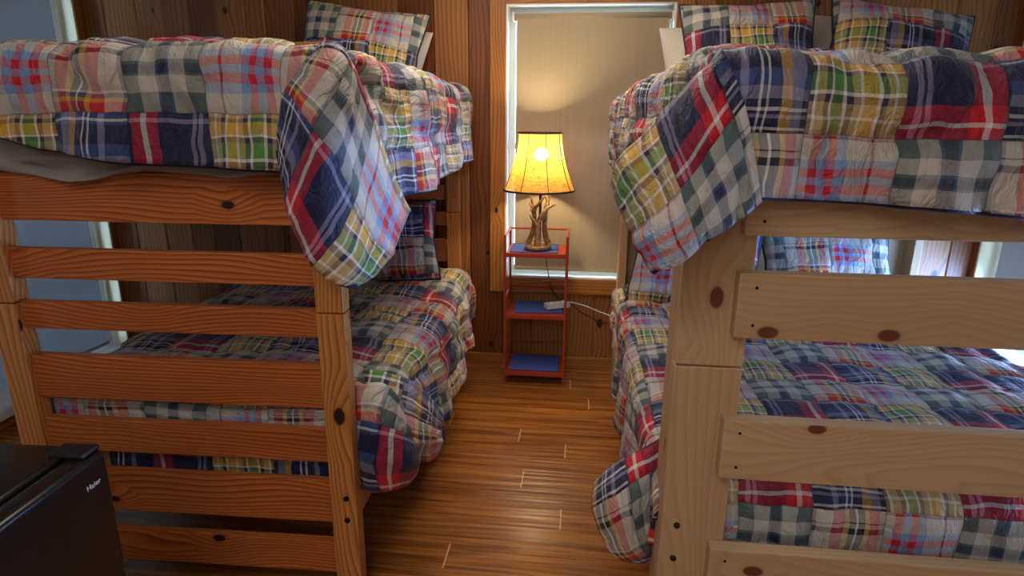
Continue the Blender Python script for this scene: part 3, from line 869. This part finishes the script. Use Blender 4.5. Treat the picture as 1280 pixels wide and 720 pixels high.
mattress(0.08, 1.42, 0.06, 1.98, 0.345, 0.56, FR, 'mattress under the plaid comforter on the bottom level of the pale bunk')
mattress(0.08, 1.42, 0.06, 1.98, 1.27, 1.555, FR, 'mattress under the plaid comforter on the top level of the pale bunk')

# ------------------------------------------------------------------ upper right comforter
cR = 0.163
c3 = root_at('comforter', FR, 'puffy plaid patchwork comforter hanging over the foot of the pale bunk, top level', 'comforter', 'patchwork comforters')
V3 = -0.035
def uvR(S, T): return ((0.335 - S) / cR, (T - V3 + 0.19) / cR)
d3 = drape(0.005, 1.50, V3, 1.93, 1.612, 0.075,
           lambda v: np.interp(v, [0, .2, .4, 1, 1.93], [.16, .24, .36, .37, .335]), 0.36,
           lambda u: np.interp(u, [0, .1, .33, .58, 1.5], [.300, .305, .312, .322, .335]), 0.05, 0.0125, fold=0.013, seed=9, crown=0.025, flare=0.02)
d3['P'][..., 0] += np.where(d3['S'] < 0.005, np.clip((0.005 - d3['S']) / .1, 0, 1) * .075 * np.clip(1 - (d3['T'] - V3) / .6, 0, 1), 0)
d3['puff'] = puffer(cR, 0.335, V3 - 0.19, amp=0.014, wr=0.022, seed=9, creases=[
    ([(0.47, -0.09), (0.45, -0.17), (0.40, -0.215), (0.33, -0.225)], 0.022, 0.02), ([(0.62, -0.3), (0.58, -0.1)], 0.012, 0.025), ([(0.24, -0.1), (0.22, -0.3)], 0.010, 0.02)])
d3['uv'] = uvR; d3['thick'] = 0.028
RUc = [[(0.015, -0.05, 1.62), (-0.042, -0.05, 1.549), (-0.097, 0.0, 1.468), (-0.147, 0.1, 1.36)], [(0.036, -0.09, 1.568), (-0.019, -0.11, 1.47), (-0.064, -0.08, 1.395), (-0.119, 0.0, 1.305)], [(0.068, -0.115, 1.471), (0.016, -0.13, 1.393), (-0.036, -0.13, 1.318), (-0.094, -0.06, 1.255)], [(0.103, -0.105, 1.351), (0.049, -0.115, 1.303), (-0.011, -0.12, 1.256), (-0.072, -0.1, 1.215)]]
P, Pp, Q = cubic_grid([[(a - x_, b - 0.045, c) for (a, b, c), x_ in zip(r_, (.0, .01, .012, .012))] for r_ in RUc], 44, 40)
e3 = dict(P=P, S=Pp * 0.31, T=Q * 0.33, thick=0.03, puff=puffer(0.16, 0, 0, amp=0.006, wr=0.020, seed=14),
          uv=lambda S, T: (3.85 - (0.33 - T) / 0.165, -1.0 + 0.10 + (0.31 - S) / 0.165 + 0.0))
quilt = sheets('quilt', [d3, e3], 'plaid', c3)
hem('piping', hem_of_drape(d3, 'fl') + [edge_lines(e3, 'q1'), edge_lines(e3, 'p1')], 0.0065, 'navy', quilt)

# ------------------------------------------------------------------ lower right comforter
c4 = root_at('comforter', FR, 'plaid patchwork comforter on the bottom level of the pale bunk, spilling past its post', 'comforter', 'patchwork comforters')
V4 = 0.115
def uvRL(S, T): return ((0.528 - S) / 0.168 + 1.0, (T - V4 + 0.06 + 0.02) / 0.168 + 0.0)
d4 = drape(0.05, 1.40, V4, 1.95, 0.64, 0.065,
           lambda v: np.interp(v, [0, .15, .3, .8, 1.4, 1.95], [.2, .26, .34, .37, .38, .30]), 0.30, 0.26, 0.05, 0.0125, fold=0.018, seed=12, crown=0.02, flare=0.04, cut=0.1)
d4['P'][..., 1] = np.maximum(d4['P'][..., 1], 0.052)
d4['puff'] = puffer(0.168, 0.528, V4 - .08, amp=0.012, wr=0.013, seed=12)
d4['uv'] = uvRL; d4['thick'] = 0.022
RLc = [[(0.022, 0.12, 0.697), (-0.045, 0.12, 0.647), (-0.101, 0.14, 0.595), (-0.153, 0.18, 0.509)], [(0.031, 0.1, 0.619), (-0.031, 0.06, 0.595), (-0.088, 0.05, 0.551), (-0.14, 0.1, 0.476)], [(0.039, 0.1, 0.503), (-0.012, 0.05, 0.5), (-0.057, 0.04, 0.469), (-0.107, 0.06, 0.437)], [(0.046, 0.1, 0.408), (0.023, 0.08, 0.409), (0.003, 0.07, 0.398), (-0.034, 0.06, 0.393)]]
RLc = push(RLc, (-0.008, 0.06, 0))
RLc = [[(a, b, c - dz) for (a, b, c) in r_] for r_, dz in zip(RLc, (0.0, 0.02, 0.04, 0.045))]
P, Pp, Q = cubic_grid(RLc, 34, 34)
e4 = dict(P=P, S=Pp * 0.27, T=Q * 0.26, thick=0.03, puff=puffer(0.16, 0, 0, amp=0.006, wr=0.014, seed=17),
          uv=lambda S, T: (1.2 + (0.26 - T) / 0.168, -0.2 + (0.27 - S) / 0.168 - 1.0))
quilt = sheets('quilt', [d4, e4], 'plaid', c4)
hem('piping', hem_of_drape(d4, 'fl') + [edge_lines(e4, 'q1'), edge_lines(e4, 'p1')], 0.006, 'navy', quilt)

# ================================================================== PILLOWS
def pillow(w, h, th, loc, rot, label, mat='plaid', uvo=(0, 0), cellp=0.2, group='plaid pillows', piping=True, seed=0):
    t = thing('pillow', label, 'pillow', loc, 0, group)
    t.rotation_euler = rot
    n = 36
    g = np.sin(np.linspace(-1, 1, n) * np.pi / 2)
    X, Y = np.meshgrid(g, g)
    ox = X * w / 2 * (1 - 0.07 * (1 - Y ** 2) ** 1.0 * 0 - 0.09 * (1 - np.abs(Y)) * np.abs(X) ** 3)
    oy = Y * h / 2 * (1 - 0.10 * (1 - np.abs(X)) * np.abs(Y) ** 3)
    prof = np.clip((1 - X ** 4) * (1 - Y ** 4), 0, 1) ** 0.55 * (0.75 + 0.25 * (1 - X ** 2) * (1 - Y ** 2))
    wr = vnoise(X * 3, Y * 3, seed) * 0.025 + vnoise(X * 7 + Y * 3, Y * 4, seed + 2) * 0.014
    edge = (1 - np.abs(X) ** 8) * (1 - np.abs(Y) ** 8)
    ztop = th / 2 * prof + wr * edge
    zbot = -th / 2 * prof + vnoise(X * 3, Y * 3, seed + 5) * 0.02 * edge
    V = np.concatenate([np.stack([ox, oy, ztop], -1).reshape(-1, 3), np.stack([ox, oy, zbot], -1).reshape(-1, 3)])
    I = np.arange(n * n).reshape(n, n)
    q = lambda A: np.stack([A[:-1, :-1], A[:-1, 1:], A[1:, 1:], A[1:, :-1]], -1).reshape(-1, 4)
    F = np.concatenate([q(I), q(I + n * n)[:, ::-1]])
    uv = np.stack([ox / cellp + uvo[0], oy / abs(cellp) + uvo[1]], -1).reshape(-1, 2)
    UVs = np.concatenate([uv, uv])
    me = bpy.data.meshes.new('pillow_cover')
    me.from_pydata([tuple(v) for v in V], [], [tuple(int(i) for i in f) for f in F])
    l = me.uv_layers.new(name='UVMap'); l.data.foreach_set('uv', UVs[F.ravel()].ravel())
    me.polygons.foreach_set('use_smooth', [True] * len(me.polygons))
    bm = bmesh.new(); bm.from_mesh(me); bmesh.ops.remove_doubles(bm, verts=bm.verts, dist=1e-4); bm.to_mesh(me); bm.free()
    cover = link('pillow_cover', me, mat, t)
    if piping:
        ring = [(ox[0, k], oy[0, k]) for k in range(n)] + [(ox[k, -1], oy[k, -1]) for k in range(1, n)] + [(ox[-1, k], oy[-1, k]) for k in range(n - 2, -1, -1)] + [(ox[k, 0], oy[k, 0]) for k in range(n - 2, -1, -1)]
        bm = bmesh.new(); tube_mesh(bm, [(a, b, 0) for a, b in ring], 0.006, 6, caps=False)
        finish(bm, 'piping', 'navy', cover)
    return t
R90 = math.radians
pillow(0.68, 0.48, 0.17, (-1.19, 3.36, 1.86), (R90(66), R90(7), 0), 'plaid pillow propped on the top level of the orange bunk', uvo=(1.35, 1.0), cellp=-0.2, seed=1)
pillow(0.68, 0.46, 0.15, (-1.20, 3.48, 1.79), (R90(70), R90(7), 0), 'plain white pillow behind the plaid one on the orange bunk top level', 'white_cloth', group='white pillows', piping=False, seed=2)
pillow(0.63, 0.48, 0.17, (0.775, 3.20, 1.83), (R90(68), R90(-2), 0), 'plaid pillow beside the middle window on the pale bunk top level', uvo=(3.5, .6), seed=3)
pillow(0.64, 0.46, 0.18, (1.45, 3.20, 1.83), (R90(60), R90(9), R90(-4)), 'plaid pillow with navy edge near the wall side of the pale bunk top level', uvo=(1.45, .6), seed=4)
pillow(0.66, 0.46, 0.15, (0.72, 3.37, 1.76), (R90(72), R90(-3), 0), 'white pillow whose corner shows by the window, pale bunk top level', 'white_cloth', group='white pillows', piping=False, seed=5)
pillow(0.66, 0.46, 0.15, (1.40, 3.37, 1.79), (R90(72), R90(2), 0), 'white pillow behind the navy-edged plaid pillow, pale bunk top level', 'white_cloth', group='white pillows', piping=False, seed=6)
pillow(0.62, 0.46, 0.17, (-1.06, 3.17, 0.84), (R90(60), R90(-6), R90(6)), 'plaid pillow on the bottom level of the orange bunk', uvo=(.8, 0.0), seed=7)
pillow(0.64, 0.46, 0.14, (-1.13, 3.35, 0.80), (R90(70), R90(-4), R90(4)), 'white pillow behind the plaid one on the orange bunk bottom level', 'white_cloth', group='white pillows', piping=False, seed=8)
pillow(0.62, 0.48, 0.17, (0.58, 3.00, 0.83), (R90(62), R90(4), R90(-6)), 'plaid pillow nearest the shelf on the pale bunk bottom level', uvo=(1.5, -.05), seed=9)
pillow(0.62, 0.46, 0.17, (1.20, 3.02, 0.84), (R90(62), R90(-1), R90(2)), 'plaid pillow seen between two boards of the pale bunk bottom level', uvo=(.925, 1.4), cellp=-0.2, seed=10)
pillow(0.62, 0.46, 0.13, (0.60, 3.18, 0.83), (R90(72), R90(2), 0), 'white pillow behind the plaid one nearest the shelf', 'white_cloth', group='white pillows', piping=False, seed=11)

# ================================================================== SHELF
SX0, SX1, SY0, SY1 = -0.405, -0.048, 3.292, 3.585
sh_ = thing('shelf_stand', 'narrow red-orange metal shelf stand with three tiers under the window', 'shelf', ((SX0 + SX1) / 2, (SY0 + SY1) / 2, 0))
cx, cy = (SX0 + SX1) / 2, (SY0 + SY1) / 2
hx, hy = (SX1 - SX0) / 2, (SY1 - SY0) / 2
b = 0.0065
for sx in (-1, 1):
    for sy in (-1, 1):
        px, py = sx * (hx - b), sy * (hy - b)
        board('leg', (px - b, py - b, 0), (px + b, py + b, 0.885), 'shelf', sh_, 0.0015)
for zt in (0.078, 0.428, 0.785):
    bm = bmesh.new()
    bm_box(bm, (-hx + 2 * b, -hy + .002, zt - 0.008), (hx - 2 * b, hy - .002, zt), 0.001)
    bm_box(bm, (-hx + 2 * b, -hy + .001, zt - 0.024), (hx - 2 * b, -hy + .006, zt - .008), 0.001)
    bm_box(bm, (-hx + 2 * b, hy - .006, zt - 0.024), (hx - 2 * b, hy - .001, zt - .008), 0.001)
    finish(bm, 'tray', 'shelf', sh_)
    zr = zt + 0.098
    for sx in (-1, 1):
        board('side_rail', (sx * (hx - b) - b * .8, -hy + 2 * b, zr - 0.010), (sx * (hx - b) + b * .8, hy - 2 * b, zr), 'shelf', sh_, 0.001)
    board('back_rail', (-hx + 2 * b, hy - 2 * b, zr - 0.010), (hx - 2 * b, hy - b, zr), 'shelf', sh_, 0.001)

def cloth_mat(lo, hi, z, rz, label, seed):
    w_, d_ = hi[0] - lo[0], hi[1] - lo[1]
    t = thing('placemat', label, 'cloth mat', ((lo[0] + hi[0]) / 2, (lo[1] + hi[1]) / 2, z), rz, 'blue cloth mats')
    a = np.linspace(-w_ / 2, w_ / 2, 30); b_ = np.linspace(-d_ / 2, d_ / 2, 24)
    X, Y = np.meshgrid(a, b_)
    Z = 0.0028 + 0.003 * np.abs(vnoise(X * 14, Y * 14, seed)) + 0.004 * np.clip(vnoise(X * 6, Y * 6, seed + 3), 0, 1)
    ck = sheets('cloth', [dict(P=np.stack([X, Y, Z], -1), S=X, T=Y, thick=0.002, uv=lambda S, T: (S, T))], 'denim', t)
    hem('hem', [[(p[0], p[1], 0.004) for p in ((-w_ / 2, -d_ / 2), (w_ / 2, -d_ / 2), (w_ / 2, d_ / 2), (-w_ / 2, d_ / 2), (-w_ / 2, -d_ / 2))]], 0.002, 'denim', ck)
    return t
cloth_mat((-0.375, 3.315), (-0.108, 3.56), 0.785, 0.02, 'blue cloth mat beneath the antler lamp base', 1)
cloth_mat((-0.352, 3.335), (-0.078, 3.565), 0.428, 0.10, 'blue cloth mat under the power strip on the middle tier', 2)
cloth_mat((-0.372, 3.315), (-0.085, 3.56), 0.078, 0.0, 'blue cloth mat alone on the lowest shelf tier', 3)

# ================================================================== LAMP
lx, ly, lz = -0.222, 3.40, 0.7915
lamp = thing('table_lamp', 'lit antler table lamp with an amber bell shade', 'lamp', (lx, ly, lz))
bz = lambda z: z - lz
lathe('base', [(0.058, 0.0), (0.074, 0.003), (0.077, 0.012), (0.075, 0.022), (0.07, 0.026)], 'antler', lamp, 40)
tube('stem', [(0.008, 0.01, 0.02), (0.008, 0.01, 0.33), (0.008, 0.01, 0.44)], 0.0075, 'brass', lamp, 12)
def antler(pts_list):
    bm = bmesh.new()
    for pts, rad in pts_list: tube_mesh(bm, pts, rad, 10, True, 2)
    return finish(bm, 'antler', 'antler', lamp)
X_ = lambda x, z, y=0.0: (x - lx, y, z - lz)
antler([([X_(-.222, .815, -.045), X_(-.222, .86, -.04), X_(-.224, .915, -.03), X_(-.213, .962, -.02), X_(-.185, 1.01, -.01), X_(-.158, 1.035, 0), X_(-.124, 1.046, .01)], [.021, .016, .0155, .0145, .012, .008, .002]),
        ([X_(-.224, .925, -.03), X_(-.245, .955, -.035), X_(-.262, .982, -.045), X_(-.268, .995, -.05)], [.013, .009, .005, .001]),
        ([X_(-.176, 1.018, -.005), X_(-.172, 1.052, .01), X_(-.182, 1.085, .02), X_(-.196, 1.10, .025)], [.011, .010, .007, .002])])
antler([([X_(-.283, .82, .005), X_(-.27, .845, .005), X_(-.252, .89, .0), X_(-.245, .94, .0), X_(-.247, 1.0, -.005), X_(-.24, 1.028, -.01), X_(-.213, 1.06, -.02), X_(-.185, 1.096, -.03)], [.021, .016, .0145, .013, .012, .011, .008, .002]),
        ([X_(-.244, 1.022, -.008), X_(-.258, 1.06, 0), X_(-.266, 1.10, .005)], [.010, .008, .002]),
        ([X_(-.247, 1.018, -.006), X_(-.266, 1.042, -.015), X_(-.279, 1.055, -.02)], [.008, .005, .001]),
        ([X_(-.247, .985, .0), X_(-.262, 1.012, -.01), X_(-.27, 1.018, -.015)], [.008, .005, .001])])
antler([([X_(-.165, .82, .03), X_(-.175, .845, .03), X_(-.188, .90, .025), X_(-.186, .96, .02), X_(-.183, 1.02, .02), X_(-.168, 1.075, .025), X_(-.175, 1.10, .03)], [.020, .016, .0145, .0135, .012, .008, .002])])
z0, z1 = 1.125 - lz, 1.432 - lz
prof = []
for k_ in range(25):
    q = k_ / 24
    r = 0.118 + (0.196 - 0.118) * ((1 - q) ** 1.75)
    prof.append((r, z0 + (z1 - z0) * q))
shd = lathe('lamp_shade', prof, 'lampshade', lamp, 64, (0.0, 0, 0), closed=False)
for (r, z) in (prof[0], prof[-1]):
    bm = bmesh.new()
    tube_mesh(bm, [(r * math.cos(a), r * math.sin(a), z) for a in np.linspace(0, 2 * math.pi, 65)], 0.0055, 8, caps=False)
    finish(bm, 'shade_trim', 'brass', shd)
for k_ in range(8):
    a = 2 * math.pi * (k_ + 0.42) / 8
    bm = bmesh.new(); tube_mesh(bm, [((r + .001) * math.cos(a), (r + .001) * math.sin(a), z) for r, z in prof], 0.0022, 6)
    finish(bm, 'shade_seam', 'brass', shd)
bm = bmesh.new(); bmesh.ops.create_uvsphere(bm, u_segments=20, v_segments=14, radius=0.028)
bmesh.ops.translate(bm, verts=bm.verts, vec=(0.008, 0.01, 1.315 - lz))
finish(bm, 'bulb', 'bulb', lamp, True)
bm = bmesh.new(); tube_mesh(bm, [(0.008, 0.01, 0.43), (0.008, 0.01, 0.50)], 0.014, 12)
finish(bm, 'socket', 'brass', lamp)

# power strip and cords
ps = thing('power_strip', 'grey-white power strip lying askew on the middle shelf tier', 'power strip', (-0.105, 3.43, 0.4365), R90(28))
bm = bmesh.new(); bm_box(bm, (-0.075, -0.024, 0), (0.075, 0.024, 0.034), 0.005, seg=3); finish(bm, 'body', 'white_plastic', ps)
for k_ in range(3):
    bm = bmesh.new(); bm_box(bm, (-0.05 + k_ * 0.04, -0.014, 0.0335), (-0.025 + k_ * 0.04, 0.014, 0.0352), 0.0006); finish(bm, 'outlet', 'white_vinyl', ps)
bm = bmesh.new(); bm_box(bm, (0.055, -0.008, 0.0335), (0.068, 0.008, 0.039), 0.001); finish(bm, 'switch', 'black_plastic', ps)
tag(tube('cord', [(-0.045, 3.462, 0.455), (-0.02, 3.50, 0.452), (0.06, 3.56, 0.415), (0.15, 3.58, 0.375), (0.235, 3.58, 0.34), (0.28, 3.585, 0.25), (0.285, 3.59, 0.12), (0.27, 3.585, 0.006)], 0.0048, 'white_plastic', None, 10, 2),
    'white power cord sagging from the shelf to behind the pale bunk', 'cord')
tag(tube('cord', [(-0.03, 3.47, 0.447), (-0.01, 3.52, 0.43), (0.03, 3.575, 0.375), (0.09, 3.59, 0.34), (0.15, 3.585, 0.31), (0.22, 3.585, 0.305), (0.27, 3.59, 0.33), (0.30, 3.592, 0.42)], 0.0032, 'black_plastic', None, 8, 2),
    'thin dark cord looping below the white one against the wall', 'cord')
tag(tube('cord', [(-0.20, 3.478, 0.797), (-0.195, 3.52, 0.80), (-0.19, 3.592, 0.80), (-0.185, 3.597, 0.70), (-0.165, 3.598, 0.58), (-0.15, 3.575, 0.52), (-0.115, 3.50, 0.492), (-0.085, 3.455, 0.475)], 0.0028, 'black_plastic', None, 8, 2),
    'black lamp cord dropping behind the shelf to the power strip', 'cord')

# ================================================================== FRIDGE
fr = thing('mini_fridge', 'glossy black mini refrigerator in front of the orange bunk', 'refrigerator', (-0.914, 0.985, 0), R90(3.0))
bm = bmesh.new(); bm_box(bm, (-0.50, -0.47, 0.012), (-0.055, 0.0, 0.86), 0.010, seg=4); finish(bm, 'cabinet', 'fridge', fr, True)
bm = bmesh.new(); bm_box(bm, (-0.050, -0.475, 0.03), (0.0, 0.002, 0.856), 0.016, seg=5); door = finish(bm, 'door', 'fridge', fr, True)
board('door_gasket', (-0.056, -0.465, 0.04), (-0.049, -0.006, 0.835), 'black_plastic', door, 0.001)
bm = bmesh.new(); bm_box(bm, (-0.080, -0.050, 0.857), (-0.006, -0.003, 0.867), 0.0048, seg=3); finish(bm, 'hinge_cover', 'black_plastic', fr, True)
for px in (-0.45, -0.1):
    for py in (-0.43, -0.04):
        tube('foot', [(px, py, 0), (px, py, 0.014)], 0.018, 'black_plastic', fr, 16)
fc = bpy.data.curves.new('logo_text', 'FONT'); fc.body = 'Haier'; fc.size = 0.0155; fc.extrude = 0.0004; fc.align_x = 'CENTER'; fc.align_y = 'CENTER'; fc.space_character = 1.05
tmp = bpy.data.objects.new('tmp', fc); C.objects.link(tmp)
dg = bpy.context.evaluated_depsgraph_get(); me = bpy.data.meshes.new_from_object(tmp.evaluated_get(dg)); bpy.data.objects.remove(tmp)
lg = link('brand_lettering', me, 'silver', door); lg['label'] = 'small silver lettering'
lg.matrix_local = Matrix.Translation((0.0008, -0.045, 0.802)) @ Matrix(((0, 0, 1, 0), (1, 0, 0, 0), (0, 1, 0, 0), (0, 0, 0, 1)))

# ================================================================== LIGHT
def area(name, loc, rot, sx, sy, power, rgb):
    l = bpy.data.lights.new(name, 'AREA'); l.shape = 'RECTANGLE'; l.size = sx; l.size_y = sy; l.energy = power; l.color = rgb
    o = bpy.data.objects.new(name, l); C.objects.link(o); o.location = loc; o.rotation_euler = rot
    return o
area('ceiling_fill', (-0.5, -0.3, 2.44), (0, 0, 0), 0.9, 0.9, 18, (1.0, 0.95, 0.90))  # added fill just behind the camera, no real fixture there
area('ceiling_fill', (-0.2, -1.5, 2.44), (0, 0, 0), 1.4, 0.8, 19, (0.96, 0.97, 1.0))  # second added fill, further back, lifts the front faces
area('ceiling_fill', (-0.25, 2.3, 2.44), (0, 0, 0), 1.0, 1.6, 25, (1.0, 0.88, 0.74))  # added fill over the aisle to brighten back wall, bed tops and floor
area('window_daylight', (XR + 0.10, 2.25, 0.52), (0, R90(72), 0), 0.30, 2.3, 160, (0.26, 0.49, 1.0))
pl = bpy.data.lights.new('lamp_bulb_light', 'POINT'); pl.energy = 130; pl.color = (1.0, 0.79, 0.48); pl.shadow_soft_size = 0.03
po = bpy.data.objects.new('lamp_bulb_light', pl); C.objects.link(po); po.location = (lx + 0.008, ly + 0.01, 1.315)
bpy.data.objects['bulb'].visible_shadow = True

w = bpy.data.worlds.new('daylight'); scene.world = w; w.use_nodes = True
bg = w.node_tree.nodes['Background']; bg.inputs[0].default_value = (0.58, 0.78, 1.0, 1); bg.inputs[1].default_value = 17.0

# ================================================================== CAMERA
f, pitch, roll, yaw, H = 760.42, 0.2649, 0.0084, -0.1079, 1.4829
cp, sp_ = math.cos(pitch), math.sin(pitch); cyw, syw = math.cos(yaw), math.sin(yaw); cr, sr = math.cos(roll), math.sin(roll)
fw = Vector((syw * cp, cyw * cp, -sp_)); rt = Vector((cyw, -syw, 0)); up = rt.cross(fw)
Rv = rt * cr + up * sr; Uv = -rt * sr + up * cr
cam = bpy.data.cameras.new('camera'); cam.sensor_width = 36.0; cam.lens = f / 1280 * 36.0; cam.clip_start = 0.05
co = bpy.data.objects.new('camera', cam); C.objects.link(co)
m = Matrix(((Rv.x, Uv.x, -fw.x), (Rv.y, Uv.y, -fw.y), (Rv.z, Uv.z, -fw.z))).to_4x4()
m.translation = (0, 0, H); co.matrix_world = m
scene.camera = co

vs = scene.view_settings
vs.view_transform = 'Standard'; vs.look = 'None'; vs.gamma = 1.0; vs.exposure = 0.0; vs.use_curve_mapping = False
scene.cycles.max_bounces = 8; scene.cycles.diffuse_bounces = 5; scene.cycles.transparent_max_bounces = 12
scene.cycles.sample_clamp_indirect = 4.0; scene.cycles.caustics_reflective = False; scene.cycles.caustics_refractive = False
